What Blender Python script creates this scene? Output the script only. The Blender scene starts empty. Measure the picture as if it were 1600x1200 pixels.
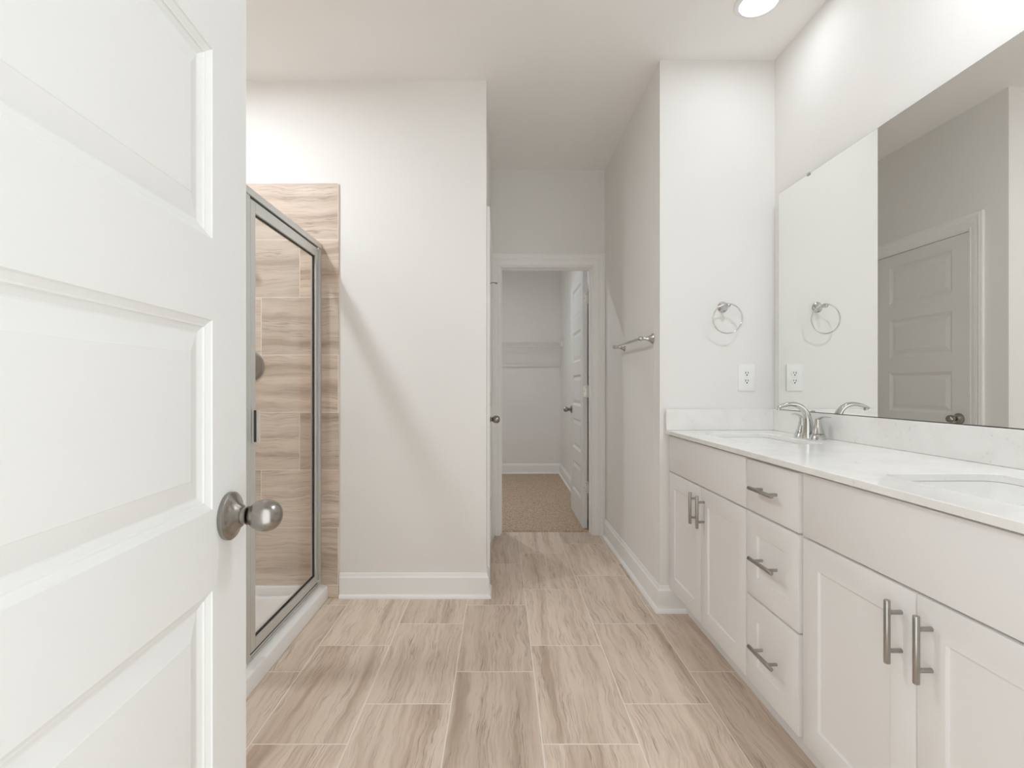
import bpy, bmesh, math, random
from mathutils import Vector, Matrix
PI = math.pi
S = bpy.context.scene
COL = S.collection

# ------------------------------------------------------------------ camera
H = 1.128
cd = bpy.data.cameras.new('camera')
cam = bpy.data.objects.new('camera', cd); COL.objects.link(cam)
cam.location = (0, 0, H); cam.rotation_euler = (PI/2, 0, 0)
cd.sensor_fit = 'HORIZONTAL'; cd.sensor_width = 36; cd.lens = 18
cd.shift_x = 18/1600; cd.shift_y = 3/1600; cd.clip_start = 0.02
S.camera = cam
# ------------------------------------------------------------------ world and exposure
W = bpy.data.worlds.new('world'); S.world = W; W.use_nodes = True
bg = W.node_tree.nodes['Background']
bg.inputs[0].default_value = (0.935, 0.985, 1.0, 1); bg.inputs[1].default_value = 2.25
S.view_settings.view_transform = 'Standard'; S.view_settings.look = 'None'
S.view_settings.exposure = 0.18; S.view_settings.gamma = 1.0
S.view_settings.use_curve_mapping = False
S.cycles.max_bounces = 16; S.cycles.diffuse_bounces = 10; S.cycles.glossy_bounces = 8
S.cycles.transparent_max_bounces = 16
S.cycles.sample_clamp_indirect = 6
CAN = 23.0
CAN_NEAR = 192.0          # radiance of the recessed ceiling lamps
SHOWER_CAN = 300.0
CLOSET_CAN = 7200.0

# ------------------------------------------------------------------ node helpers
def new_mat(name):
    m = bpy.data.materials.new(name); m.use_nodes = True
    nt = m.node_tree
    return m, nt, nt.nodes['Principled BSDF']
def N(nt, kind, **kw):
    n = nt.nodes.new(kind)
    for k, v in kw.items(): setattr(n, k, v)
    return n
def MA(nt, op, a, b=None, c=None):
    n = nt.nodes.new('ShaderNodeMath'); n.operation = op
    for i, v in enumerate((a, b, c)):
        if v is None: continue
        if isinstance(v, (int, float)): n.inputs[i].default_value = v
        else: nt.links.new(v, n.inputs[i])
    return n.outputs[0]
def MIX(nt, f, a, b):
    n = nt.nodes.new('ShaderNodeMix'); n.data_type = 'RGBA'
    for sock, v in ((n.inputs['Factor'], f), (n.inputs['A'], a), (n.inputs['B'], b)):
        pass
    def put(s, v):
        if isinstance(v, (int, float)): s.default_value = v
        elif isinstance(v, tuple): s.default_value = (*v, 1)
        else: nt.links.new(v, s)
    put(n.inputs[0], f); put(n.inputs[6], a); put(n.inputs[7], b)
    return n.outputs[2]
def COMB(nt, x, y, z):
    n = nt.nodes.new('ShaderNodeCombineXYZ')
    for i, v in enumerate((x, y, z)):
        if isinstance(v, (int, float)): n.inputs[i].default_value = v
        else: nt.links.new(v, n.inputs[i])
    return n.outputs[0]
def NOISE(nt, vec, scale=1.0, detail=3, rough=.55, dist=0.0):
    n = nt.nodes.new('ShaderNodeTexNoise')
    n.inputs['Scale'].default_value = scale; n.inputs['Detail'].default_value = detail
    n.inputs['Roughness'].default_value = rough; n.inputs['Distortion'].default_value = dist
    nt.links.new(vec, n.inputs['Vector'])
    return n.outputs['Fac']
def SMOOTH(nt, v, a, b, lo=0.0, hi=1.0):
    n = nt.nodes.new('ShaderNodeMapRange'); n.interpolation_type = 'SMOOTHSTEP'
    nt.links.new(v, n.inputs[0])
    for i, x in enumerate((a, b, lo, hi)): n.inputs[1+i].default_value = x
    return n.outputs[0]
def BUMP(nt, b, height, strength, dist=.001):
    n = nt.nodes.new('ShaderNodeBump'); n.inputs['Strength'].default_value = strength
    n.inputs['Distance'].default_value = dist
    nt.links.new(height, n.inputs['Height']); nt.links.new(n.outputs[0], b.inputs['Normal'])
def OBJ(nt): return nt.nodes.new('ShaderNodeTexCoord').outputs['Object']

def paint(name, col, rough=.6, tex=180, bump=.06, spec=.3):
    m, nt, b = new_mat(name)
    o = OBJ(nt)
    n = NOISE(nt, o, tex, 3)
    big = NOISE(nt, o, 1.6, 2)
    f = SMOOTH(nt, big, .3, .7, 0, 1)
    nt.links.new(MIX(nt, f, tuple(c*.985 for c in col), col), b.inputs['Base Color'])
    b.inputs['Roughness'].default_value = rough
    b.inputs['Specular IOR Level'].default_value = spec
    BUMP(nt, b, n, bump, .0006)
    return m
def metal(name, col, rough, brushed=False, aniso_scale=(1, 1, 1)):
    m, nt, b = new_mat(name)
    b.inputs['Metallic'].default_value = .75 if 'alumin' in name else 1.0
    o = OBJ(nt)
    if brushed:
        mp = N(nt, 'ShaderNodeMapping'); mp.inputs['Scale'].default_value = aniso_scale
        nt.links.new(o, mp.inputs[0])
        n = NOISE(nt, mp.outputs[0], 240, 3)
        nt.links.new(SMOOTH(nt, n, .2, .8, rough*.95, rough*1.08), b.inputs['Roughness'])
        nt.links.new(MIX(nt, n, tuple(c*.985 for c in col), col), b.inputs['Base Color'])
    else:
        n = NOISE(nt, o, 30, 2)
        nt.links.new(SMOOTH(nt, n, .2, .8, rough*.9, rough*1.1), b.inputs['Roughness'])
        b.inputs['Base Color'].default_value = (*col, 1)
    return m

def tile_mat(name, across, along, a0, pa, l0, pl, shift, base, dark, light, seed=0.0):
    """rectangular stone-look tile laid in a third-bond; across/along are axis letters"""
    m, nt, b = new_mat(name)
    sep = N(nt, 'ShaderNodeSeparateXYZ'); nt.links.new(OBJ(nt), sep.inputs[0])
    A = sep.outputs['XYZ'.index(across)]; L = sep.outputs['XYZ'.index(along)]
    u = MA(nt, 'DIVIDE', MA(nt, 'SUBTRACT', A, a0), pa)
    k = MA(nt, 'FLOOR', u); fu = MA(nt, 'SUBTRACT', u, k)
    v = MA(nt, 'DIVIDE', MA(nt, 'SUBTRACT', MA(nt, 'SUBTRACT', L, l0), MA(nt, 'MULTIPLY', k, shift)), pl)
    n_ = MA(nt, 'FLOOR', v); fv = MA(nt, 'SUBTRACT', v, n_)
    du = MA(nt, 'MULTIPLY', MA(nt, 'MINIMUM', fu, MA(nt, 'SUBTRACT', 1.0, fu)), pa)
    dv = MA(nt, 'MULTIPLY', MA(nt, 'MINIMUM', fv, MA(nt, 'SUBTRACT', 1.0, fv)), pl)
    d = MA(nt, 'MINIMUM', du, dv)
    grout = SMOOTH(nt, d, .0015, .0025, 1, 0)
    wn = N(nt, 'ShaderNodeTexWhiteNoise', noise_dimensions='3D')
    nt.links.new(COMB(nt, k, n_, seed), wn.inputs['Vector'])
    rs = N(nt, 'ShaderNodeSeparateColor'); nt.links.new(wn.outputs['Color'], rs.inputs[0])
    r1, r2, r3 = rs.outputs
    # per-tile offset of the grain so neighbouring tiles do not continue one another
    cu = MA(nt, 'ADD', A, MA(nt, 'MULTIPLY', r1, 13.7))
    cv = MA(nt, 'ADD', L, MA(nt, 'MULTIPLY', r2, 21.3))
    warp = NOISE(nt, COMB(nt, MA(nt, 'MULTIPLY', cu, 3.6), MA(nt, 'MULTIPLY', cv, 2.6), r3), 1.0, 3, .6)
    cw = MA(nt, 'ADD', cu, MA(nt, 'MULTIPLY', MA(nt, 'SUBTRACT', warp, .5), .085))
    band = NOISE(nt, COMB(nt, MA(nt, 'MULTIPLY', cw, 15.0), MA(nt, 'MULTIPLY', cv, .8), r3), 1.0, 3, .55)
    fine = NOISE(nt, COMB(nt, MA(nt, 'MULTIPLY', cw, 75.0), MA(nt, 'MULTIPLY', cv, 4.0), r3), 1.0, 4, .65)
    mott = NOISE(nt, COMB(nt, MA(nt, 'MULTIPLY', cw, 26.0), MA(nt, 'MULTIPLY', cv, 6.0), r3), 1.0, 4, .6)
    hair = NOISE(nt, COMB(nt, MA(nt, 'MULTIPLY', cw, 260.0), MA(nt, 'MULTIPLY', cv, 9.0), r3), 1.0, 3, .6)
    hmask = SMOOTH(nt, NOISE(nt, COMB(nt, MA(nt, 'MULTIPLY', cw, 18.0), MA(nt, 'MULTIPLY', cv, 2.0), r1), 1.0, 2), .42, .66, 0, 1)
    # thin dark veins where the band field crosses set levels, broken up by a mask
    fr = MA(nt, 'FRACT', MA(nt, 'MULTIPLY', band, 7.0))
    vein = SMOOTH(nt, MA(nt, 'ABSOLUTE', MA(nt, 'SUBTRACT', fr, .5)), 0.0, .10, 1, 0)
    mask = SMOOTH(nt, NOISE(nt, COMB(nt, MA(nt, 'MULTIPLY', cu, 9.0), MA(nt, 'MULTIPLY', cv, 3.0), r2), 1.0, 3), .5, .72, 0, 1)
    vein = MA(nt, 'MULTIPLY', vein, mask)
    c = MIX(nt, SMOOTH(nt, band, .40, .66), light, base)
    c = MIX(nt, MA(nt, 'MULTIPLY', SMOOTH(nt, band, .55, .72), .65), c, dark)
    c = MIX(nt, MA(nt, 'MULTIPLY', SMOOTH(nt, fine, .47, .72), .5), c, dark)
    c = MIX(nt, MA(nt, 'MULTIPLY', MA(nt, 'MULTIPLY', SMOOTH(nt, hair, .52, .64), hmask), .75), c, tuple(x*.72 for x in dark))
    c = MIX(nt, MA(nt, 'MULTIPLY', SMOOTH(nt, mott, .52, .75), .28), c, light)
    c = MIX(nt, MA(nt, 'MULTIPLY', vein, .55), c, tuple(x*.62 for x in dark))
    tone = MA(nt, 'MULTIPLY_ADD', MA(nt, 'SUBTRACT', r3, .5), .16, 1.0)
    sc = N(nt, 'ShaderNodeVectorMath', operation='SCALE'); nt.links.new(c, sc.inputs[0]); nt.links.new(tone, sc.inputs['Scale'])
    c = MIX(nt, grout, sc.outputs[0], (.80, .73, .65))
    nt.links.new(c, b.inputs['Base Color'])
    nt.links.new(MA(nt, 'MULTIPLY_ADD', grout, .4, .38), b.inputs['Roughness'])
    b.inputs['Specular IOR Level'].default_value = .4
    h = MA(nt, 'SUBTRACT', MA(nt, 'MULTIPLY', fine, .12), grout)
    BUMP(nt, b, h, .35, .0015)
    return m

TB, TD, TL = (.580, .460, .364), (.378, .279, .206), (.700, .583, .480)
M = {}
M['wall'] = paint('wall_paint', (.82, .806, .783), .75)
M['ceil'] = paint('ceiling_paint', (.905, .892, .872), .85)
M['trim'] = paint('trim_enamel', (.87, .865, .85), .38, 60, .02, .45)
M['door'] = paint('door_enamel', (.775, .767, .748), .45, 90, .05, .4)
M['cab'] = paint('cabinet_lacquer', (.80, .785, .77), .42, 60, .02, .4)
M['acrylic'] = paint('white_acrylic', (.86, .85, .84), .25, 40, .01, .5)
M['porcelain'] = paint('white_porcelain', (.88, .875, .86), .12, 20, .005, .5)
M['plastic'] = paint('white_plastic', (.87, .865, .85), .35, 40, .01, .45)
M['slot'] = paint('dark_slot', (.03, .028, .025), .6)
M['rubber_and_shade'] = paint('black_seal_and_shade', (.015, .014, .013), .5)  # glass edge seals, and shade painted into the shower door gaps
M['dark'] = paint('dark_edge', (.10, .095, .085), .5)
M['wire'] = paint('white_vinyl_wire', (.80, .785, .75), .4, 60, .01)
M['nickel'] = metal('brushed_nickel', (.345, .322, .295), .25)
M['satin'] = metal('satin_nickel', (.82, .77, .71), .2)
M['pull'] = metal('dark_brushed_nickel', (.42, .405, .38), .30, True, (1, .15, 1))
M['chrome'] = metal('chrome', (.60, .60, .59), .07)
M['alu'] = metal('satin_aluminium', (.66, .665, .65), .38, True, (1, 1, .1))
M['hinge'] = metal('hinge_nickel', (.72, .70, .66), .35)
M['floor'] = tile_mat('floor_tile', 'X', 'Y', -.175, .3067, 2.021, .613, .2044, TB, TD, TL, 1.0)
M['wtile'] = tile_mat('wall_tile_far', 'Z', 'X', 1.599, .306, -1.0676, .613, .2044, TB, TD, TL, 4.0)
M['wtile_side'] = tile_mat('wall_tile_side', 'Z', 'Y', 1.599, .306, 2.35, .613, .2044, TB, TD, TL, 9.0)

def carpet_mat():
    m, nt, b = new_mat('carpet'); o = OBJ(nt)
    n1 = NOISE(nt, o, 85, 3, .7); n2 = NOISE(nt, o, 7, 3)
    c = MIX(nt, SMOOTH(nt, n1, .3, .72), (.34, .25, .175), (.76, .60, .46))
    c = MIX(nt, SMOOTH(nt, n2, .35, .7, 0, .3), c, (.58, .45, .34))
    nt.links.new(c, b.inputs['Base Color']); b.inputs['Roughness'].default_value = 1
    b.inputs['Specular IOR Level'].default_value = .05
    BUMP(nt, b, n1, 1.0, .008); return m
def quartz_mat():
    m, nt, b = new_mat('quartz'); o = OBJ(nt)
    v = NOISE(nt, o, 85, 2, .5); q = NOISE(nt, o, 7, 4, .6, .6)
    sp = MA(nt, 'MULTIPLY', SMOOTH(nt, v, .63, .70), SMOOTH(nt, q, .46, .60))
    c = MIX(nt, SMOOTH(nt, q, .35, .7), (.85, .84, .82), (.80, .79, .765))
    c = MIX(nt, MA(nt, 'MULTIPLY', sp, .38), c, (.55, .53, .50))
    nt.links.new(c, b.inputs['Base Color']); b.inputs['Roughness'].default_value = .13
    b.inputs['Specular IOR Level'].default_value = .5; return m
def glass_mat():
    m, nt, b = new_mat('clear_glass'); nt.nodes.remove(b)
    out = nt.nodes['Material Output']
    t = N(nt, 'ShaderNodeBsdfTransparent'); t.inputs[0].default_value = (.98, .985, .975, 1)
    g = N(nt, 'ShaderNodeBsdfGlossy'); g.inputs['Roughness'].default_value = 0.0
    lw = N(nt, 'ShaderNodeLayerWeight'); lw.inputs[0].default_value = .5
    f = MA(nt, 'MULTIPLY_ADD', MA(nt, 'POWER', lw.outputs['Facing'], 4.0), .45, .035)
    mx = N(nt, 'ShaderNodeMixShader')
    nt.links.new(f, mx.inputs[0]); nt.links.new(t.outputs[0], mx.inputs[1]); nt.links.new(g.outputs[0], mx.inputs[2])
    nt.links.new(mx.outputs[0], out.inputs[0]); return m
def mirror_mat():
    m, nt, b = new_mat('silvered_glass')
    b.inputs['Metallic'].default_value = 1; b.inputs['Roughness'].default_value = 0.0
    b.inputs['Base Color'].default_value = (.93, .935, .92, 1); return m
def lamp_mat(name, strength, col=(.918, .985, 1.05)):
    m, nt, b = new_mat(name)
    b.inputs['Base Color'].default_value = (.9, .9, .9, 1)
    b.inputs['Emission Color'].default_value = (*col, 1); b.inputs['Emission Strength'].default_value = strength
    return m
M['carpet'] = carpet_mat(); M['quartz'] = quartz_mat(); M['glass'] = glass_mat(); M['mirror'] = mirror_mat()
M['lamp'] = lamp_mat('lamp_lens', CAN); M['lamp_near'] = lamp_mat('near_lamp_lens', CAN_NEAR); M['lamp_shower'] = lamp_mat('shower_lamp_lens', SHOWER_CAN)
M['lamp_closet'] = lamp_mat('closet_lamp_lens', CLOSET_CAN)

# ------------------------------------------------------------------ mesh builder
class MB:
    def __init__(s): s.bm = bmesh.new()
    def box(s, x0, x1, y0, y1, z0, z1, b=0.0, seg=2):
        r = bmesh.ops.create_cube(s.bm, size=1)
        vs = r['verts']
        for v in vs:
            v.co = Vector(((x0+x1)/2 + v.co.x*(x1-x0), (y0+y1)/2 + v.co.y*(y1-y0), (z0+z1)/2 + v.co.z*(z1-z0)))
        if b:
            es = list({e for v in vs for e in v.link_edges})
            bmesh.ops.bevel(s.bm, geom=es, offset=b, segments=seg, affect='EDGES', profile=.5)
        return s
    def rings(s, rings, cap0=True, cap1=True, closed=True):
        vr = [[s.bm.verts.new(p) for p in r] for r in rings]
        n = len(vr[0])
        for a, b in zip(vr[:-1], vr[1:]):
            for i in range(n if closed else n-1):
                j = (i+1) % n
                s.bm.faces.new((a[i], a[j], b[j], b[i]))
        if cap0: s.bm.faces.new(vr[0][::-1])
        if cap1: s.bm.faces.new(vr[-1])
        return s
    def lathe(s, prof, org, axis='Z', n=32, sx=1.0):
        """prof = [(radius, height along axis)]"""
        org = Vector(org)
        ax = {'X': (Vector((0, 1, 0)), Vector((0, 0, 1)), Vector((1, 0, 0))),
              'Y': (Vector((0, 0, 1)), Vector((1, 0, 0)), Vector((0, 1, 0))),
              'Z': (Vector((1, 0, 0)), Vector((0, 1, 0)), Vector((0, 0, 1)))}
        if isinstance(axis, str): e1, e2, e3 = ax[axis]
        else:
            e3 = Vector(axis).normalized()
            e1 = e3.orthogonal().normalized(); e2 = e3.cross(e1)
        R = []
        for r, h in prof:
            r = max(r, 1e-5)
            R.append([org + e3*h + e1*(r*math.cos(2*PI*i/n)*sx) + e2*(r*math.sin(2*PI*i/n)) for i in range(n)])
        return s.rings(R)
    def tube(s, pts, rad, n=12, flat=None):
        """round tube along pts; rad scalar or list; flat = list of (width, height) radii with width along a horizontal side vector"""
        pts = [Vector(p) for p in pts]; R = []
        up = None
        for i, p in enumerate(pts):
            t = (pts[min(i+1, len(pts)-1)] - pts[max(i-1, 0)]).normalized()
            if up is None:
                up = t.orthogonal().normalized()
                if flat:
                    sd = t.cross(Vector((0, 0, 1)))
                    if sd.length < 1e-4: sd = flat_side
                    up = sd.normalized()
            up = (up - t*up.dot(t)).normalized()
            sd = t.cross(up)
            ra, rb = (flat[i] if flat else ((rad[i],)*2 if isinstance(rad, (list, tuple)) else (rad, rad)))
            R.append([p + up*(ra*math.cos(2*PI*k/n)) + sd*(rb*math.sin(2*PI*k/n)) for k in range(n)])
        return s.rings(R)
    def torus(s, c, R, r, e1, e2, n=48, m=10):
        c, e1, e2 = Vector(c), Vector(e1), Vector(e2); e3 = e1.cross(e2)
        rg = []
        for i in range(n+1):
            a = 2*PI*i/n; d = e1*math.cos(a) + e2*math.sin(a)
            rg.append([c + d*(R + r*math.cos(2*PI*k/m)) + e3*(r*math.sin(2*PI*k/m)) for k in range(m)])
        s.rings(rg, False, False)
        bmesh.ops.remove_doubles(s.bm, verts=s.bm.verts, dist=1e-6)
        return s
    def prism(s, poly, z0, z1):
        return s.rings([[(x, y, z0) for x, y in poly], [(x, y, z1) for x, y in poly]])
    def sweep(s, prof, pts, side, fmap):
        """prof = [(offset, height)], pts = 2-d path with mitred corners; fmap(a, b, h) -> xyz"""
        P = [Vector(p) for p in pts]; nrm = []
        for i in range(len(P)):
            ns = []
            for a, b in ((i-1, i), (i, i+1)):
                if a < 0 or b >= len(P): continue
                t = (P[b]-P[a]).normalized(); ns.append(Vector((t.y, -t.x))*side)
            if len(ns) == 1: nrm.append(ns[0])
            else:
                m_ = (ns[0]+ns[1]).normalized(); nrm.append(m_ / max(.2, m_.dot(ns[0])))
        return s.rings([[fmap(*(p + n*o), h) for o, h in prof] for p, n in zip(P, nrm)])
    def build(s, name, mat, parent=None, off=(0, 0, 0), smooth=None):
        bmesh.ops.recalc_face_normals(s.bm, faces=s.bm.faces)
        o_ = Vector(off)
        if o_.length:
            for v in s.bm.verts: v.co -= o_
        me = bpy.data.meshes.new(name); s.bm.to_mesh(me); s.bm.free()
        me.materials.append(mat)
        if smooth is not None:
            me.polygons.foreach_set('use_smooth', [True]*len(me.polygons))
            try: me.set_sharp_from_angle(angle=math.radians(smooth))
            except Exception: pass
        o = bpy.data.objects.new(name, me); COL.objects.link(o)
        if parent: o.parent = parent
        return o

def tag(o, label=None, cat=None, group=None, kind=None):
    if label: o['label'] = label
    if cat: o['category'] = cat
    if group: o['group'] = group
    if kind: o['kind'] = kind
    return o
def thing(name, label, cat, loc, rz=0, group=None, kind=None):
    o = bpy.data.objects.new(name, None); COL.objects.link(o)
    o.location = loc; o.rotation_euler = (0, 0, rz)
    o.empty_display_size = .05
    return tag(o, label, cat, group, kind)
def structure(name, mb, mat, label, cat, smooth=None):
    return tag(mb.build(name, mat, smooth=smooth), label, cat, kind='structure')
def copy_tree(o, parent=None):
    c = o.copy(); COL.objects.link(c); c.parent = parent
    for ch in list(o.children): copy_tree(ch, c)
    return c

# ------------------------------------------------------------------ dimensions (metres; the photographer stands in the doorway at the origin)
CEIL = 2.757
YF = 2.735        # wall facing us
YE = 3.865        # hall end wall
YA = 2.560        # alcove wall behind the vanity end
PIV = Vector((1.373, 2.56, 0)); DEL = .010       # vanity wall: pivot and slight turn
ROT = Matrix.Rotation(DEL, 4, 'Z')
def V(x, y, z): return PIV + ROT @ Vector((x, y, z))
HL = -.075        # hall left wall face
def hr(y): return .797 - .0095*(y-YA)/1.305     # hall right wall face

# ------------------------------------------------------------------ shell
structure('floor', MB().box(-2.0, 1.6, -.08, 3.955, -.05, 0), M['floor'], 'beige stone-look rectangular floor tile with pale grout', 'floor')
tag(MB().box(-1.2, .9, 3.957, 6.65, -.05, .008).build('carpet', M['carpet']), 'tan cut-pile carpet on the floor of the closet beyond the doorway', 'carpet', kind='stuff')
structure('ceiling', MB().box(-2.1, 1.7, -.2, 6.75, CEIL, CEIL+.1), M['ceil'], 'smooth pale ceiling over the bathroom and hall', 'ceiling')
structure('wall_far', MB().box(-1.97, HL, YF, YF+.1, 0, CEIL), M['wall'], 'pale grey wall facing the doorway, between shower and hall', 'wall')
d2a, d2b, d2t = 2.963, 3.669, 2.040      # hall-left door opening
wl = MB(); wl.box(HL-.1, HL, YF+.1, d2a-.018, 0, CEIL); wl.box(HL-.1, HL, d2b+.018, YE, 0, CEIL); wl.box(HL-.1, HL, d2a-.018, d2b+.018, d2t+.018, CEIL)
structure('wall_hall_left', wl, M['wall'], 'left wall of the short hall, holding a closed door', 'wall')
structure('wall_hall_right', MB().prism([(hr(2.66), 2.66), (hr(YE), YE), (1.0, YE), (1.0, 2.66)], 0, CEIL), M['wall'], 'right wall of the short hall, with the towel bar', 'wall')
structure('wall_alcove', MB().box(hr(YA), 1.50, YA, YA+.1, 0, CEIL), M['wall'], 'wall at the far end of the vanity, with the towel ring', 'wall')
o1, o2, o3 = 0.0, .690, 2.024            # hall-end clear opening
we = MB(); we.box(-1.2, o1-.018, YE, YE+.12, 0, CEIL); we.box(o2+.018, 1.0, YE, YE+.12, 0, CEIL); we.box(o1-.018, o2+.018, YE, YE+.12, o3+.018, CEIL)
structure('wall_hall_end', we, M['wall'], 'hall end wall with the open closet doorway', 'wall')
wr = MB().box(0, .1, -2.75, .1, 0, CEIL).build('wall_right', M['wall']); wr.location = PIV; wr.rotation_euler = (0, 0, DEL)
tag(wr, 'right wall behind the vanity and mirror', 'wall', kind='structure')
structure('wall_left', MB().box(-1.97, -1.87, 1.10, YF, 0, CEIL), M['wall'], 'wall on the far left side of the shower', 'wall')
structure('wall_left_near', MB().prism([(-1.87, 1.10), (-.915, 1.10), (-.915, .04), (-1.015, .04), (-1.015, 1.0), (-1.87, 1.0)], 0, CEIL), M['wall'], 'wall beside the open entry door, returning into the shower', 'wall')
wf = MB(); wf.box(-1.02, -.376, -.08, .04, 0, CEIL); wf.box(.446, 1.5, -.08, .04, 0, CEIL); wf.box(-.376, .446, -.08, .04, 2.06, CEIL)
structure('wall_front', wf, M['wall'], 'entry wall with the open doorway the photograph is taken from', 'wall')
structure('wall_closet_back', MB().box(-1.2, .90, 6.55, 6.65, 0, CEIL), M['wall'], 'back wall of the closet behind the wire shelf', 'wall')
structure('wall_closet_right', MB().box(.765, .865, YE+.12, 6.55, 0, CEIL), M['wall'], 'right wall of the closet behind the open door', 'wall')
structure('wall_closet_left', MB().box(-1.2, -1.1, YE+.12, 6.55, 0, CEIL), M['wall'], 'left wall of the closet', 'wall')

# tiled shower surround
structure('wall_tile_far', MB().box(-1.87, -.8615, YF-.012, YF, 0, 2.206, .0025), M['wtile'], 'beige tiled end wall of the shower', 'tiled wall')
structure('wall_tile_left', MB().box(-1.87, -1.858, 1.112, YF-.012, 0, 2.206), M['wtile_side'], 'beige tiled long side wall of the shower', 'tiled wall')
structure('wall_tile_near', MB().box(-1.858, -.915, 1.10, 1.112, 0, 2.206), M['wtile'], 'beige tiled near wall of the shower', 'tiled wall')

# baseboards
BP = [(0, 0), (.027, 0), (.0265, .006), (.0235, .013), (.019, .018), (.0135, .0195), (.0135, .102), (.0125, .108), (.009, .112), (.0065, .118), (.0055, .128), (.0035, .131), (0, .131)]
def baseboard(name, pts, side, label, z=0.0):
    return structure(name, MB().sweep([(o, h+z) for o, h in BP], pts, side, lambda a, b, h: (a, b, h)), M['trim'], label, 'baseboard', 30)
baseboard('baseboard_far', [(-.858, YF), (HL, YF), (HL, 2.8715)], 1, 'white baseboard along the wall facing us, wrapping its corner')
baseboard('baseboard_hall_left', [(HL, 3.768), (HL, 3.846)], 1, 'short white baseboard piece at the inner left corner of the hall')
baseboard('baseboard_hall_right', [(hr(3.846), 3.846), (hr(YA), YA), (.934, YA)], 1, 'white baseboard along the right hall wall to the vanity')
baseboard('baseboard_closet', [(-1.1, 6.55), (.765, 6.55), (.765, YE+.12)], 1, 'white baseboard around the closet', .006)

# door casings
def casing_prof(w):
    return [(0, 0), (0, .006), (.003, .009), (.008, .010), (.0095, .007), (.0115, .0085), (w*.40, .012), (w*.42, .0105), (w*.47, .0145), (w*.52, .0165), (w*.56, .0165), (w*.58, .0145), (w*.66, .0185), (w*.74, .023), (w*.80, .0235), (w*.82, .0215), (w*.95, .0225), (w, .020), (w, 0)]
def jamb(mb, f, a0, a1, zt, d0, d1, stop):
    """three jamb boards and stop; f(a, d, z) boxes: a along wall, d through wall"""
    for (p, q, r, s_) in ((a0-.018, a0, 0, zt+.018), (a1, a1+.018, 0, zt+.018), (a0, a1, zt, zt+.018)):
        f(mb, p, q, d0, d1, r, s_)
    for (p, q, r, s_) in ((a0, a0+.011, 0, zt), (a1-.011, a1, 0, zt), (a0+.011, a1-.011, zt-.011, zt)):
        f(mb, p, q, stop[0], stop[1], r, s_)
fy = lambda mb, a, b, c, d, e, g: mb.box(a, b, c, d, e, g)
fx = lambda mb, a, b, c, d, e, g: mb.box(c, d, a, b, e, g)
t = MB(); jamb(t, fy, o1, o2, o3, YE-.001, YE+.121, (YE+.04, YE+.08))
structure('trim_1', t, M['trim'], 'white jamb lining of the closet doorway', 'door jamb')
t = MB().sweep(casing_prof(.089), [(o1-.008, 0), (o1-.008, o3+.009), (o2+.008, o3+.009), (o2+.008, 0)], -1, lambda a, b, h: (a, YE-h, b))
structure('trim_2', t, M['trim'], 'white moulded casing around the closet doorway', 'door casing', 30)
t = MB(); jamb(t, fx, d2a, d2b, d2t, HL-.101, HL+.001, (HL-.09, HL-.052))
structure('trim_3', t, M['trim'], 'white jamb lining of the closed hall door', 'door jamb')
t = MB().sweep([(o_, h_*.70) for o_, h_ in casing_prof(.086)], [(d2a-.008, 0), (d2a-.008, d2t+.008), (d2b+.008, d2t+.008), (d2b+.008, 0)], -1, lambda a, b, h: (HL+h, a, b))
structure('trim_4', t, M['trim'], 'white moulded casing around the closed hall door', 'door casing', 30)
t = MB()
for (p, q, r, s_) in ((-.376, -.358, 0, 2.06), (.428, .446, 0, 2.06), (-.358, .428, 2.042, 2.06)): t.box(p, q, -.081, .041, r, s_)
structure('trim_5', t, M['trim'], 'white jamb lining of the entry doorway around the camera', 'door jamb')

# ------------------------------------------------------------------ five-panel doors
PC = [.3475, .718, 1.0885, 1.459, 1.8295]; PH = .2595
PROF = [(0, 0), (.0015, .0020), (.008, .0056), (.0100, .0060), (.0112, .0082), (.0185, .0114), (.0205, .0116), (.0465, .0045), (.0475, .0038)]
def door_slab(w, h, stile, th, z0=.012):
    """slab from u=0 (hinge edge) to u=w, faces at y=0 (front, facing -y) and y=th"""
    mb = MB(); bm = mb.bm
    us = [0, stile, w-stile, w]
    zs = [0] + [v for c in PC for v in (c-PH/2-z0, c+PH/2-z0)] + [h]
    for yy, sg in ((0, 1), (th, -1)):
        for i in range(3):
            for j in range(len(zs)-1):
                a, b, c, d = us[i], us[i+1], zs[j], zs[j+1]
                if i == 1 and j % 2 == 1:
                    R = [[(a+k, yy+sg*dp, c+k), (b-k, yy+sg*dp, c+k), (b-k, yy+sg*dp, d-k), (a+k, yy+sg*dp, d-k)] for k, dp in PROF]
                    mb.rings(R, False, True)
                else:
                    bm.faces.new([bm.verts.new(p) for p in ((a, yy, c), (b, yy, c), (b, yy, d), (a, yy, d))])
    for q in (((0, 0, 0), (0, th, 0), (0, th, h), (0, 0, h)), ((w, 0, 0), (w, th, 0), (w, th, h), (w, 0, h)),
              ((0, 0, 0), (w, 0, 0), (w, th, 0), (0, th, 0)), ((0, 0, h), (w, 0, h), (w, th, h), (0, th, h))):
        bm.faces.new([bm.verts.new(p) for p in q])
    bmesh.ops.remove_doubles(bm, verts=bm.verts, dist=1e-5)
    return mb
ROS = [(.0, 0), (.0335, 0), (.0345, .0015), (.0345, .0065), (.0325, .0085), (.029, .0095), (.024, .012), (.019, .0165), (.0155, .0205), (.014, .0215), (0, .0215)]
NECK = [(0, .0205), (.0128, .0205), (.0125, .026), (.0135, .0285), (0, .0285)]
def knob_ball():
    p = [(0, .0265)]
    for i in range(15):
        a = PI*(.10 + .90*i/14)
        r = math.sin(a); zz = -math.cos(a)
        p.append((.0232*r**.86, .0515 + .0245*zz + .002*r))
    return p
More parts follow.
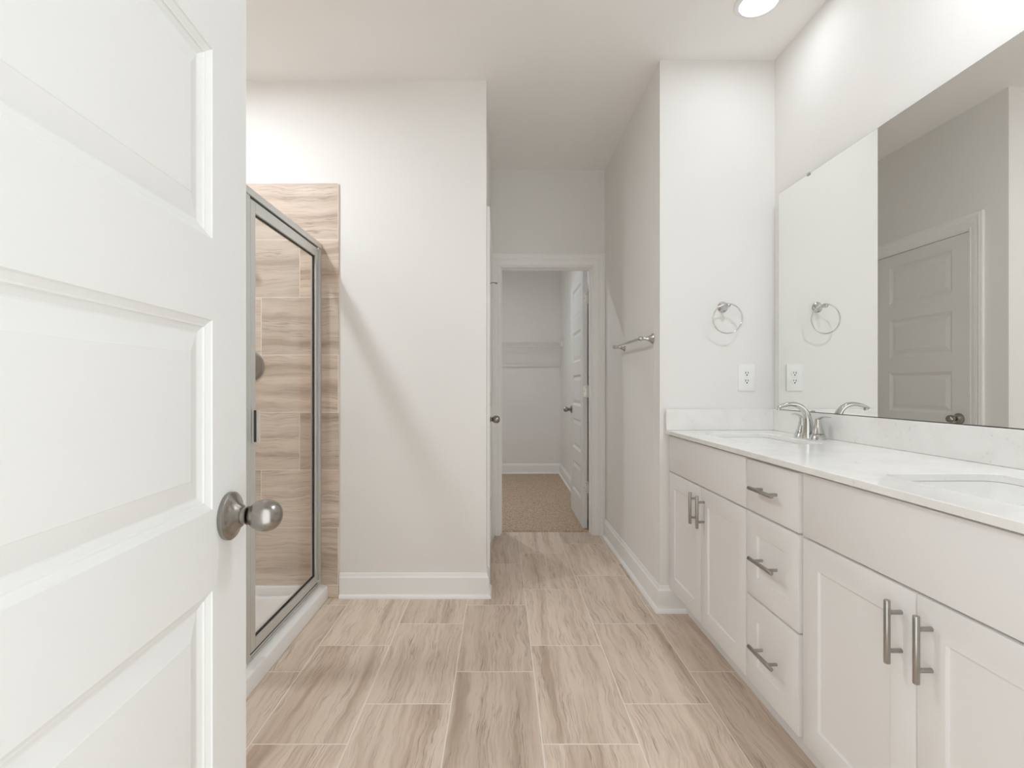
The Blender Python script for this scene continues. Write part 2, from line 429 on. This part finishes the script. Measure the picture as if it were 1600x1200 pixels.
def add_knob(door, u, z, th, sides=(0, 1)):
    for sd in sides:
        ax = (0, -1, 0) if sd == 0 else (0, 1, 0); y = 0 if sd == 0 else th
        k = MB().lathe(ROS, (u, y, z), ax, 40).build('door_knob', M['nickel'], door, smooth=35)
        k['label'] = 'brushed nickel knob'
        MB().lathe(NECK, (u, y, z), ax, 32).build('knob_neck', M['nickel'], k, smooth=35)
        MB().lathe(knob_ball(), (u, y, z), ax, 40).build('knob_grip', M['nickel'], k, smooth=60)
        MB().lathe([(0, .005), (.0022, .005), (.0022, .0128), (0, .0128)], (u-.018, y, z-.012) if sd == 0 else (u-.018, y, z-.012), ax, 10).build('release_pin', M['chrome'], k, smooth=35)
def latch_plate(door, w, z, th):
    MB().box(w-.0005, w+.0015, th/2-.0125, th/2+.0125, z-.028, z+.028, .0006).build('latch_plate', M['nickel'], door)
def hinge(door, y_pin, z, leaf_edge=None, u=0.0):
    hb = MB().lathe([(0, -.0455), (.0065, -.0455), (.0065, .0455), (0, .0455)], (u-.003, y_pin, z), 'Z', 16)
    hb.lathe([(0, .0455), (.0045, .0455), (.005, .049), (0, .051)], (u-.003, y_pin, z), 'Z', 16)
    h_ = hb.build('hinge', M['hinge'], door, smooth=35)
    return h_

# door_1: the big open entry door at left
ux = Vector((-.0575, 1, 0)).normalized(); zh = .045
dx = -.400 + .0575*(.805-zh)
ang1 = math.atan2(ux.y, ux.x)
D1 = thing('door_1', 'large white five-panel entry door standing open at left in the foreground', 'door', (dx, zh, .012), ang1, kind='structure')
W1 = .7615
door_slab(W1, 2.03, .1045, .035).build('door_slab', M['door'], D1)
add_knob(D1, W1-.060, .939-.012, .035)
latch_plate(D1, W1, .927, .035)
for z in (.25, 1.0, 1.78): hinge(D1, -.005, z)

# door_2: the closed door in the hall's left wall (hinges at its far edge)
D2 = thing('door_2', 'closed white five-panel door in the left wall of the hall, seen in the mirror', 'door', (HL-.004, d2b-.003, .010), -PI/2, kind='structure')
W2 = d2b-d2a-.006
door_slab(W2, 2.027, .11, .035).build('door_slab', M['door'], D2)
# front face of the slab (y=0, looking to -y) must look towards +x: mirror the hand by turning
D2.rotation_euler = (0, 0, PI/2); D2.location = (HL-.004, d2a+.003, .010)
add_knob(D2, .062, .930-.010, .035)
for z in (.27, 1.02, 1.80):
    h_ = hinge(D2, -.006, z, u=W2+.0045)
MB().tube([(W2+.0015, -.006, 1.853), (W2-.004, -.018, 1.856), (W2-.010, -.036, 1.856), (W2-.018, -.046, 1.850)], .0035, 8).lathe([(0, 0), (.0065, 0), (.0065, .01), (0, .01)], (W2-.018, -.046, 1.850), (-.4, -.9, -.2), 12).build('door_stop', M['pull'], D2, smooth=40)

# door_3: closet door standing open into the closet
D3 = thing('door_3', 'white five-panel closet door standing open inside the closet at right', 'door', (.6475, 4.003, .014), PI/2, kind='structure')
W3 = .675
# slab local: u -> +Y, y=0 face -> towards +x after turning by 90 deg, so set thickness from the +x face
D3.location = (.6795, 4.008, .014); D3.rotation_euler = (0, 0, PI/2)
door_slab(W3, 2.022, .105, .035).build('door_slab', M['door'], D3)
add_knob(D3, W3-.062, .917-.014, .035)
for z in (.335, 1.085, 1.815):
    h_ = hinge(D3, -.004, z-.014, u=.0)
    pl = MB().box(-.0022, -.0002, .002, .031, z-.014-.0445, z-.014+.0445, .0008).build('hinge_leaf', M['hinge'], h_)
    sc = MB()
    for k_, yy in ((-.031, .010), (0, .022), (.031, .010)):
        sc.lathe([(0, 0), (.0030, 0), (.0024, .0010), (0, .0010)], (-.0021, yy, z-.014+k_), (-1, 0, 0), 10)
    sc.build('hinge_screws', M['dark'], h_, smooth=40)

# ------------------------------------------------------------------ shower
PAN = thing('shower_pan', 'white acrylic shower base with raised curb below the glass door', 'shower base', (-1.39, 1.92, 0))
def T(mb, name, mat, root, smooth=None): return mb.build(name, mat, root, off=root.location, smooth=smooth)
p = MB()
p.box(-1.857, -1.06, 1.113, YF-.013, 0.001, .022)
p.box(-1.857, -1.815, 1.113, YF-.013, .022, .069, .006); p.box(-1.815, -1.06, YF-.035, YF-.013, .022, .069, .006); p.box(-1.815, -1.06, 1.113, 1.135, .022, .069, .006)
T(p, 'pan_floor', M['acrylic'], PAN, 40)
cp = [(-1.07, .001), (-1.07, .066), (-1.06, .072), (-.955, .073), (-.943, .072), (-.936, .068), (-.928, .067), (-.922, .064), (-.919, .058), (-.9165, .001)]
T(MB().rings([[(x, y, z) for x, z in cp] for y in (1.113, YF-.013)]), 'curb', M['acrylic'], PAN, 40)
T(MB().lathe([(0, 0), (.045, 0), (.045, .003), (.03, .004), (0, .003)], (-1.46, 1.92, .022), 'Z', 24), 'drain', M['chrome'], PAN, 40)

SH = thing('shower_enclosure', 'framed glass shower enclosure with satin aluminium rails left of the far wall', 'shower enclosure', (-.965, 1.92, .073))
YW = YF-.012      # face of tile
XO, XI = -.953, -.985
h = MB().box(XI-.004, XO+.004, 1.112, YW, 1.853, 1.882, .003)
T(h, 'header_rail', M['alu'], SH)
s_ = MB(); s_.box(XI, XO, 1.112, YW, .0735, .086, .002); s_.box(XI+.004, XO-.004, 1.112, YW, .086, .0965, .002)
T(s_, 'sill_rail', M['alu'], SH)
j = MB(); j.box(XI, XO+.002, YW-.024, YW, .0735, 1.853, .002); j.box(XI+.006, XO-.006, YW-.038, YW-.024, .098, 1.846, .001)
T(j, 'wall_jamb', M['alu'], SH)
T(MB().box(XI, XO+.002, 1.112, 1.136, .0735, 1.853, .002), 'wall_jamb', M['alu'], SH)
YS = 1.945        # strike post between fixed pane and door
T(MB().box(XI, XO, YS-.022, YS+.006, .086, 1.853, .002), 'strike_post', M['alu'], SH)
fr = MB()
for a in ((1.136, 1.152), (YS-.038, YS-.022)): fr.box(XI+.006, XO-.008, a[0], a[1], .0975, 1.846, .001)
for a in ((.0975, .118), (1.825, 1.846)): fr.box(XI+.006, XO-.008, 1.152, YS-.038, a[0], a[1], .001)
fp = T(fr, 'fixed_panel', M['alu'], SH)
g = MB().box(-.972, -.966, 1.150, YS-.036, .114, 1.829).build('glass_pane', M['glass'], fp, off=SH.location)
ya, yb = YS+.010, YW-.050
df = MB()
df.box(XI+.004, XO-.001, ya, ya+.040, .104, 1.845, .002)
df.box(XI+.004, XO-.001, yb-.026, yb, .104, 1.845, .002)
df.box(XI+.004, XO-.001, ya+.040, yb-.026, .104, .144, .002)
df.box(XI+.004, XO-.001, ya+.040, yb-.026, 1.800, 1.845, .002)
SD = T(df, 'shower_door', M['alu'], SH)
MB().box(-.971, -.965, ya+.038, yb-.024, .140, 1.804).build('glass_pane', M['glass'], SD, off=SH.location)
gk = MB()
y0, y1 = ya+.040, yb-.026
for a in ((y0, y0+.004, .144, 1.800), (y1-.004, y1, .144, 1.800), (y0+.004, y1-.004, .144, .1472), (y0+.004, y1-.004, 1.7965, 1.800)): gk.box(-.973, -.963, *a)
gk.box(XI+.008, XO-.003, ya, yb, .0970, .1038)  # dark strip painting the shade between door and sill
gk.box(XI+.012, XO-.010, ya, yb, 1.8452, 1.8525)  # painted shade in the gap below the header
gk.box(XI+.010, XO-.005, yb+.0005, yb+.010, .104, 1.845)  # painted shade in the recess between far stile and wall jamb
gk.build('seal_and_gap_shade', M['rubber_and_shade'], SD, off=SH.location)
hb = MB(); hy = ya+.026
hb.box(-.954, -.950, hy-.010, hy+.014, .909, 1.036, .001)
hb.box(-.941, -.934, hy-.009, hy+.013, .909, 1.036, .002)
hn = hb.build('handle', M['satin'], SD, off=SH.location)
MB().box(-.950, -.9405, hy-.006, hy+.010, .911, 1.034, .0006).build('handle_spacer', M['dark'], hn, off=SH.location)
for z in (1.842, .112): MB().lathe([(0, -.006), (.006, -.006), (.006, .006), (0, .006)], (XO+.001, yb-.004, z), 'Z', 12).build('pivot_pin', M['alu'], SD, off=SH.location, smooth=40)

VX, VZ = -1.338, 1.232
VA = thing('shower_valve', 'round brushed nickel shower valve on the tiled end wall', 'shower valve', (VX, YW, VZ))
MB().lathe([(0, 0), (.083, 0), (.084, .003), (.0825, .007), (.079, .0085), (.0765, .0055), (.0735, .0060), (.071, .0090), (.045, .0105), (.033, .0125), (0, .0125)], (0, 0, 0), (0, -1, 0), 48).build('escutcheon', M['nickel'], VA, smooth=35)
MB().lathe([(0, .0125), (.027, .0125), (.028, .022), (.026, .045), (.022, .055), (0, .057)], (0, 0, 0), (0, -1, 0), 32).build('hub', M['nickel'], VA, smooth=35)
MB().tube([(0, -.045, 0), (-.02, -.05, -.03), (-.035, -.052, -.075)], [.009, .008, .006], 12).build('lever', M['nickel'], VA, smooth=60)
SHH = thing('shower_sprayer', 'nickel shower head on a short arm above the valve', 'shower head', (VX, YW, 1.98))
MB().lathe([(0, 0), (.032, 0), (.03, .006), (.012, .009), (0, .009)], (0, 0, 0), (0, -1, 0), 32).build('flange', M['nickel'], SHH, smooth=35)
MB().tube([(0, -.005, 0), (0, -.07, .005), (0, -.11, -.015), (0, -.14, -.05)], .009, 12).build('arm', M['nickel'], SHH, smooth=60)
MB().lathe([(0, 0), (.012, 0), (.014, .02), (.04, .04), (.042, .052), (0, .054)], (0, -.138, -.045), (0, -.65, -.76), 32).build('spray_face', M['nickel'], SHH, smooth=35)

# ------------------------------------------------------------------ vanity (coordinates: x from wall into room negative, y away from the far end negative)
FX = -.532; BX = FX+.020       # door front plane, carcass front plane
TOE = -.450; ZT = .124; ZC = .8905; ZTOP = .9085
def rects(rs):
    """rings of rectangles in the y-z plane at depth x"""
    return [[(x, y0, z0), (x, y1, z0), (x, y1, z1), (x, y0, z1)] for x, y0, y1, z0, z1 in rs]
def front(y0, y1, z0, z1, st=0.0, rl=0.0, dp=.0065):
    R = [(BX+.001, y0, y1, z0, z1), (FX+.002, y0, y1, z0, z1), (FX+.0006, y0+.0006, y1-.0006, z0+.0006, z1-.0006), (FX, y0+.002, y1-.002, z0+.002, z1-.002)]
    if st:
        R += [(FX, y0+st, y1-st, z0+rl, z1-rl), (FX+.0005, y0+st+.0012, y1-st-.0012, z0+rl+.0012, z1-rl-.0012), (FX+dp, y0+st+.004, y1-st-.004, z0+rl+.004, z1-rl-.004)]
    return MB().rings(rects(R))
def pull(root, parent, off, c, axis, L=.135, cc=.076):
    y, z = c; xb = FX-.031
    d = Vector((0, 1, 0)) if axis == 'y' else Vector((0, 0, 1))
    o = Vector((xb, y, z))
    hb = MB().lathe([(0, -L/2), (.0055, -L/2), (.0063, -L/2+.001), (.0063, L/2-.001), (.0055, L/2), (0, L/2)], o, d, 20)
    hd = hb.build('handle', M['pull'], parent, off=off, smooth=40)
    return hd
def pull_full(parent, off, c, axis, L=.135, cc=.082):
    y, z = c; xb = FX-.031
    d = Vector((0, 1, 0)) if axis == 'y' else Vector((0, 0, 1))
    o = Vector((xb, y, z))
    hb = MB().lathe([(0, -L/2), (.0055, -L/2), (.0063, -L/2+.001), (.0063, L/2-.001), (.0055, L/2), (0, L/2)], o, d, 20)
    for k in (-cc/2, cc/2):
        hb.lathe([(0, 0), (.0048, 0), (.0048, .0315), (0, .0315)], o + d*k, (1, 0, 0), 14)
    return hb.build('handle', M['pull'], parent, off=off, smooth=40)

SP = .703
def sink_base(y0, y1, label, fill=0.0):
    """y0 far end, y1 near end (y0 > y1)"""
    off = Vector((FX/2, (y0+y1)/2, 0)); r = thing('vanity_cabinet', label, 'vanity cabinet', V(*off), DEL, 'white sink cabinets of the vanity')
    c = MB()
    c.box(BX, -.003, y1+.0008, y1+.018, ZT-.004, ZC-.004); c.box(BX, -.003, y0-.018, y0-.0008, ZT-.004, ZC-.004)
    c.box(BX, -.003, y1+.018, y0-.018, ZT-.004, ZT+.014); c.box(-.012, -.003, y1+.018, y0-.018, ZT+.014, ZC-.004)
    c.box(BX, BX+.018, y1+.018, y0-.018, SP-.03, ZC-.004)
    c.box(BX, BX+.018, y1+.018, y0-.018, ZT+.014, ZT+.03)
    c.build('carcass', M['cab'], r, off=off)
    MB().box(TOE, TOE+.016, y1, y0, .001, ZT-.004).build('toe_kick', M['cab'], r, off=off)
    a, b = y0-.004-fill, y1+.004
    if fill: MB().box(FX+.003, BX, y0-fill, y0-.001, ZT, ZC-.006, .001).build('filler_strip', M['cab'], r, off=off)
    front(b, a, SP+.003, ZC-.009).build('false_front', M['cab'], r, off=off, smooth=25)
    m_ = (a+b)/2
    for lo, hi, s in ((m_+.0015, a, -1), (b, m_-.0015, 1)):
        d = front(lo, hi, ZT, SP-.003, .066, .070).build('door', M['cab'], r, off=off, smooth=25)
        hy_ = (m_+.038) if s < 0 else (m_-.038)
        pull_full(d, off, (hy_, .604), 'z')
    return r
sink_base(-.001, -.786, 'white two-door sink cabinet at the far end of the vanity, by the hall')
off = Vector((FX/2, -.946, 0))
DR = thing('drawer_cabinet', 'narrow white three-drawer cabinet between the two sink cabinets of the vanity', 'drawer cabinet', V(*off), DEL)
y0, y1 = -.787, -1.106
c = MB(); c.box(BX, -.003, y1+.0008, y1+.018, ZT-.004, ZC-.004); c.box(BX, -.003, y0-.018, y0-.0008, ZT-.004, ZC-.004)
c.box(BX, -.003, y1+.018, y0-.018, ZT-.004, ZT+.014); c.box(-.012, -.003, y1+.018, y0-.018, ZT+.014, ZC-.004)
c.box(BX, BX+.018, y1+.018, y0-.018, ZC-.03, ZC-.004); c.box(BX, BX+.018, y1+.018, y0-.018, SP-.015, SP+.015); c.box(BX, BX+.018, y1+.018, y0-.018, .402, .432)
c.build('carcass', M['cab'], DR, off=off)
MB().box(TOE, TOE+.016, y1, y0, .001, ZT-.004).build('toe_kick', M['cab'], DR, off=off)
for z0, z1, st in ((SP+.003, ZC-.012, 0), (.420, SP-.003, .066), (ZT, .414, .066)):
    d = front(y1+.016, y0-.003, z0, z1, st, .068).build('drawer', M['cab'], DR, off=off, smooth=25)
    pull_full(d, off, ((y0+y1)/2+.012, (z0+z1)/2), 'y', .142, .085)
sink_base(-1.107, -1.893, 'white two-door sink cabinet nearest the camera, at the right edge')

# counter with two sink cut-outs
def rrect(x0, x1, y0, y1, r, n=6):
    P = []
    for cx, cy, a0 in ((x1-r, y1-r, 0), (x0+r, y1-r, PI/2), (x0+r, y0+r, PI), (x1-r, y0+r, 1.5*PI)):
        for i in range(n+1):
            a = a0 + PI/2*i/n; P.append((cx+r*math.cos(a), cy+r*math.sin(a)))
    return P
SX0, SX1, SHW = -.438, -.148, .222
SINKS = (-.403, -1.499)
CX0, CY0, CY1 = -.552, -.001, -1.915
ct = MB(); bm = ct.bm
loops = [[(CX0, CY1), (-.001, CY1), (-.001, CY0), (CX0, CY0)]] + [rrect(SX0, SX1, s-SHW, s+SHW, .035) for s in SINKS]
def fill_loops(z):
    es, vs = [], []
    for L in loops:
        v = [bm.verts.new((x, y, z)) for x, y in L]; vs.append(v)
        es += [bm.edges.new((v[i], v[(i+1) % len(v)])) for i in range(len(v))]
    bmesh.ops.triangle_fill(bm, use_beauty=True, use_dissolve=False, edges=es)
    return vs
top, bot = fill_loops(ZTOP), fill_loops(ZC)
for a, b in zip(top, bot):
    for i in range(len(a)):
        j_ = (i+1) % len(a); bm.faces.new((a[i], a[j_], b[j_], b[i]))
off = Vector((-.276, -.958, ZC))
bev = [e for e in bm.edges if len(e.link_faces) == 2 and abs(e.verts[0].co.z-ZTOP) < 1e-6 and abs(e.verts[1].co.z-ZTOP) < 1e-6 and abs(e.calc_face_angle()) > 1]
bmesh.ops.recalc_face_normals(bm, faces=bm.faces)
bmesh.ops.bevel(bm, geom=bev, offset=.0016, segments=2, affect='EDGES', profile=.5)
C = ct.build('countertop', M['quartz'], off=off); C.location = V(*off); C.rotation_euler = (0, 0, DEL)
tag(C, 'white speckled quartz vanity countertop with two sink cut-outs', 'countertop')
def slab(name, box, label, b=.0012):
    x0, x1, y0, y1, z0, z1 = box; off = Vector(((x0+x1)/2, (y0+y1)/2, z0))
    o = MB().box(*box, b).build(name, M['quartz'], off=off); o.location = V(*off); o.rotation_euler = (0, 0, DEL)
    return tag(o, label, 'backsplash')
slab('backsplash', (-.020, -.001, CY1, -.022, ZTOP+.0005, 1.0125), 'long white quartz backsplash under the mirror')
slab('backsplash', (CX0+.0, -.001, -.021, -.001, ZTOP+.0005, 1.0125), 'short white quartz side splash on the end wall below the outlet')

def sink(yc, label):
    off = Vector(((SX0+SX1)/2, yc, ZC-.15)); r = thing('sink', label, 'sink', V(*off), DEL, 'undermount sinks of the vanity')
    e = .004; m = MB(); zt = ZC-.0008
    prof = [(.030, zt-.010, .06), (.030, zt, .06), (-e, zt, .04), (-e-.000, zt-.004, .04), (.003-e-.004, zt-.06, .045), (-.014, zt-.095, .06), (-.035, zt-.118, .075), (-.07, zt-.128, .07), (-.115, zt-.132, .028)]
    R = []
    for k, z, rr in prof:
        k2 = k
        R.append([(x, y, z) for x, y in rrect(SX0-k2, SX1+k2, yc-SHW-k2, yc+SHW+k2, rr, 8)])
    m.rings(R, False, True)
    Ro = [[(x, y, z) for x, y in rrect(SX0-k, SX1+k, yc-SHW-k, yc+SHW+k, rr, 8)] for k, z, rr in ((.030, zt-.010, .06), (.012, zt-.02, .05), (.010, zt-.10, .05), (-.03, zt-.142, .07), (-.10, zt-.146, .03))]
    m.rings(Ro, False, True)
    bmesh.ops.remove_doubles(m.bm, verts=m.bm.verts, dist=1e-6)
    m.build('basin', M['porcelain'], r, off=off, smooth=50)
    cx = (SX0+SX1)/2
    MB().lathe([(0, zt-.1315), (.030, zt-.1315), (.031, zt-.1295), (.024, zt-.128), (.021, zt-.130), (0, zt-.1285)], (cx, yc, 0), 'Z', 28).build('drain', M['chrome'], r, off=off, smooth=40)
    MB().lathe([(0, 0), (.010, 0), (.012, .0015), (.008, .003), (0, .003)], (SX1+.003, yc, zt-.045), (-1, 0, 0), 20).build('overflow_ring', M['chrome'], r, off=off, smooth=40)
    return r
sink(SINKS[0], 'white rectangular undermount sink at the far end below the faucet')
sink(SINKS[1], 'white rectangular undermount sink nearest the camera at the right edge')

def faucet(yc, label):
    fxp = -.082; off = Vector((fxp, yc, ZTOP)); r = thing('faucet', label, 'faucet', V(*off), DEL, 'chrome faucets of the vanity')
    # spout body: flared foot rising into a tapering arc
    MB().lathe([(0, .0003), (.0285, .0003), (.0275, .004), (.0235, .024), (.0205, .05), (.0180, .07), (0, .07)], (0, 0, 0), 'Z', 32).build('spout_base', M['chrome'], r, smooth=40)
    pts, fl = [], []
    cxr, czr = -.070, .072
    ctrl = [(.000, .030, .0195, .0195), (.000, .062, .0178, .0178), (-.003, .088, .0160, .0155), (-.013, .112, .0148, .0135), (-.030, .130, .0140, .0118), (-.052, .1405, .0135, .0105), (-.078, .1425, .0132, .0095), (-.102, .138, .0130, .0085), (-.122, .131, .0125, .0075), (-.134, .1255, .0110, .0060)]
    # smooth the control polygon with Catmull-Rom
    def cr(p0, p1, p2, p3, t):
        return tuple(.5*((2*b)+(-a+c)*t+(2*a-5*b+4*c-d)*t*t+(-a+3*b-3*c+d)*t**3) for a, b, c, d in zip(p0, p1, p2, p3))
    L = []
    for i in range(len(ctrl)-1):
        p0, p1, p2, p3 = ctrl[max(i-1, 0)], ctrl[i], ctrl[i+1], ctrl[min(i+2, len(ctrl)-1)]
        for k in range(5): L.append(cr(p0, p1, p2, p3, k/5))
    L.append(ctrl[-1])
    m = MB(); R = []
    for i, (x, z, w, hh) in enumerate(L):
        a, b = L[max(i-1, 0)], L[min(i+1, len(L)-1)]
        t_ = Vector((b[0]-a[0], 0, b[1]-a[1])).normalized(); sd = Vector((0, 1, 0)); up = t_.cross(sd)
        R.append([Vector((x, 0, z)) + sd*(w*math.cos(2*PI*q/20)) + up*(hh*math.sin(2*PI*q/20)) for q in range(20)])
    m.rings(R); m.build('spout', M['chrome'], r, smooth=60)
    MB().lathe([(0, 0), (.0085, 0), (.0085, .008), (0, .008)], (-.124, 0, .1255), (-.15, 0, -1), 20).build('aerator', M['chrome'], r, smooth=40)
    for s in (1, -1):
        y = s*.054
        hd = MB().lathe([(0, .0003), (.0325, .0003), (.0315, .004), (.0245, .0215), (.0242, .022), (0, .022)], (.008, y, 0), 'Z', 32).build('handle_base', M['chrome'], r, smooth=40)
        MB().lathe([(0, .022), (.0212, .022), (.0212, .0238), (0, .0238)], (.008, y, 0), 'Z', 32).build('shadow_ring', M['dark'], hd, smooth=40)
        lv = MB().lathe([(0, .0238), (.0236, .0238), (.0190, .036), (.0148, .052), (.0118, .068), (.0108, .080), (.0098, .084), (0, .085)], (.008, y, 0), 'Z', 32)
        lv.tube([(.008, y-s*.004, .080), (.008, y+s*.012, .0875), (.008, y+s*.032, .0935), (.008, y+s*.055, .0955), (.008, y+s*.075, .0945)], None, 14, flat=[(.0085, .0045), (.0088, .0042), (.0085, .0032), (.0078, .0026), (.0055, .0018)])
        lv.build('lever', M['chrome'], r, smooth=50)
    return r
faucet(SINKS[0], 'chrome two-handle arched faucet at the far sink')
faucet(SINKS[1], 'chrome two-handle arched faucet at the near sink, beyond the right edge')

# mirror resting on the backsplash
MY0, MY1, MZ0, MZ1 = -.075, -1.90, 1.0145, 2.0605
mrot = DEL + .008
base = V(-.0035, MY1, MZ0)
MR = thing('wall_mirror', 'large frameless wall mirror above the vanity backsplash', 'mirror', base, mrot)
Lm = MY0-MY1
MB().box(-.004, 0.0, 0, Lm, 0, MZ1-MZ0).build('mirror_backing', M['dark'], MR)
MB().box(-.0052, -.0041, .0012, Lm-.0012, .0012, MZ1-MZ0-.0012).build('mirror_glass', M['mirror'], MR)
for yy, zz, s in ((Lm-.235, MZ1-MZ0, 1), (Lm-.265, 0, -1), (.45, MZ1-MZ0, 1), (.45, 0, -1)):
    k = MB().box(-.0085, -.0055, yy-.010, yy+.010, zz-.008 if s > 0 else zz+.0005, zz+.004 if s > 0 else zz+.007, .0008)
    k.build('mirror_clip', M['pull'], MR)

# ------------------------------------------------------------------ wall accessories
RX, RZ = 1.110, 1.5216
TR = thing('towel_ring', 'chrome towel ring on the end wall above the outlet', 'towel ring', (RX, YA, RZ))
MB().lathe([(0, 0), (.0265, 0), (.027, .003), (.025, .006), (.021, .008), (.016, .014), (.011, .026), (.0085, .040), (.008, .050), (0, .050)], (0, 0, 0), (0, -1, 0), 36).build('wall_flange', M['chrome'], TR, smooth=35)
MB().lathe([(0, .048), (.0075, .048), (.0105, .054), (.0118, .062), (.0105, .070), (.0065, .0755), (0, .077)], (0, 0, 0), (0, -1, 0), 28).build('post_ball', M['chrome'], TR, smooth=60)
MB().torus((-.002, -.063, -.0655), .0715, .0032, (1, 0, 0), (0, .06, -.998)).build('ring', M['chrome'], TR, smooth=60)

by0, by1, bz = 2.672, 3.262, 1.375
TBR = thing('towel_bar', 'chrome towel bar on the right wall of the hall', 'towel bar', (hr(2.97), 2.97, bz))
for y in (by0, by1):
    ps = MB().lathe([(0, 0), (.0275, 0), (.028, .003), (.026, .006), (.020, .012), (.0145, .022), (.010, .036), (.0085, .046), (.0095, .050), (.0085, .053), (0, .053)], (hr(y), y, bz), (-1, 0, 0), 36).build('wall_post', M['chrome'], TBR, off=TBR.location, smooth=35)
    MB().lathe([(0, .050), (.008, .051), (.0115, .057), (.0128, .0645), (.0115, .072), (.008, .077), (0, .0785)], (hr(y), y, bz), (-1, 0, 0), 28).build('end_ball', M['chrome'], ps, off=TBR.location, smooth=60)
MB().tube([(hr(by0)-.0645, by0, bz), (hr(by1)-.0645, by1, bz)], .0078, 20).build('bar', M['chrome'], TBR, off=TBR.location, smooth=60)

OX, OZ = 1.2285, 1.170
OU = thing('electrical_outlet', 'white double electrical outlet on the end wall below the towel ring', 'outlet', (OX, YA, OZ))
pl = MB().box(-.0415, .0415, -.0062, -.0002, -.0675, .0675, .0025, 3).build('cover_plate', M['plastic'], OU, smooth=40)
for zz in (.0195, -.0195):
    rc = MB().lathe([(0, .006), (.0172, .006), (.0168, .0078), (0, .0080)], (0, 0, zz), (0, -1, 0), 32, 1.0).build('receptacle', M['plastic'], OU, smooth=40)
    sl = MB(); sl.box(-.0080, -.0048, -.0084, -.0078, zz-.001, zz+.0095); sl.box(.0048, .0076, -.0084, -.0078, zz-.0002, zz+.0088)
    sl.lathe([(0, .0078), (.0034, .0078), (.0034, .0085), (0, .0085)], (0, 0, zz-.0072), (0, -1, 0), 14)
    sl.build('slots', M['slot'], rc)
MB().lathe([(0, .006), (.0028, .006), (.0024, .0072), (0, .0072)], (0, 0, 0), (0, -1, 0), 14).build('cover_screw', M['plastic'], OU, smooth=40)

# ------------------------------------------------------------------ closet shelf
SF = thing('wire_shelf', 'white wire closet shelf with hang rail across the back wall of the closet', 'wire shelf', (-.17, 6.40, 1.667))
x0, x1, yf, yb_, zs = -1.095, .735, 6.235, 6.540, 1.667
dk = MB(); n = int((x1-x0)/.0254)
for i in range(n+1):
    x = x0 + (x1-x0)*i/n
    dk.tube([(x, yb_, zs), (x, yf, zs), (x, yf-.001, zs-.036)], .0021, 5)
T(dk, 'wire_deck', M['wire'], SF, 60)
for yy, zz, nm in ((yf, zs-.0045, 'front_rail'), (yf, zs-.037, 'front_rail'), (yb_, zs-.0045, 'back_rail'), ((yf+yb_)/2, zs-.0045, 'middle_rail')):
    T(MB().tube([(x0, yy, zz), (x1, yy, zz)], .0032, 8), nm, M['wire'], SF, 60)
T(MB().tube([(x0, yf+.02, zs-.056), (x1, yf+.02, zs-.056)], .008, 10), 'hang_rod', M['wire'], SF, 60)
for x in (-.78, -.43, -.08, .193, .494):
    T(MB().box(x-.005, x+.005, yf-.005, yf-.002, zs-.048, zs+.004, .001), 'rod_clip', M['wire'], SF)
T(MB().box(x1-.002, x1+.029, yf-.008, yf+.030, zs-.058, zs+.006, .003), 'wall_bracket', M['wire'], SF)
T(MB().box(x1-.002, x1+.006, yb_-.03, yb_+.009, zs-.025, zs+.006, .002), 'wall_bracket', M['wire'], SF)

# ------------------------------------------------------------------ ceiling lamps
def can(x, y, mat, label, r=.075):
    L = thing('recessed_light', label, 'ceiling light', (x, y, CEIL), 0, 'recessed ceiling lights')
    MB().lathe([(r, -.0005), (r+.022, -.0005), (r+.022, -.003), (r+.018, -.006), (r+.004, -.009), (r, -.009), (r, -.0005)], (0, 0, 0), 'Z', 48).build('trim_ring', M['plastic'], L, smooth=40)
    MB().lathe([(0, -.0010), (r-.0005, -.0010), (r-.0005, -.0060), (0, -.0065)], (0, 0, 0), 'Z', 48).build('lens', mat, L, smooth=40)
    return L
can(1.095, 2.172, M['lamp'], 'lit round recessed ceiling light above the far sink')
can(1.105, 1.060, M['lamp_near'], 'lit round recessed ceiling light above the near sink, beyond the top edge')
can(-1.42, 1.88, M['lamp_shower'], 'lit round recessed ceiling light above the shower')
can(-.45, 4.88, M['lamp_closet'], 'lit round ceiling light of the closet', .014)
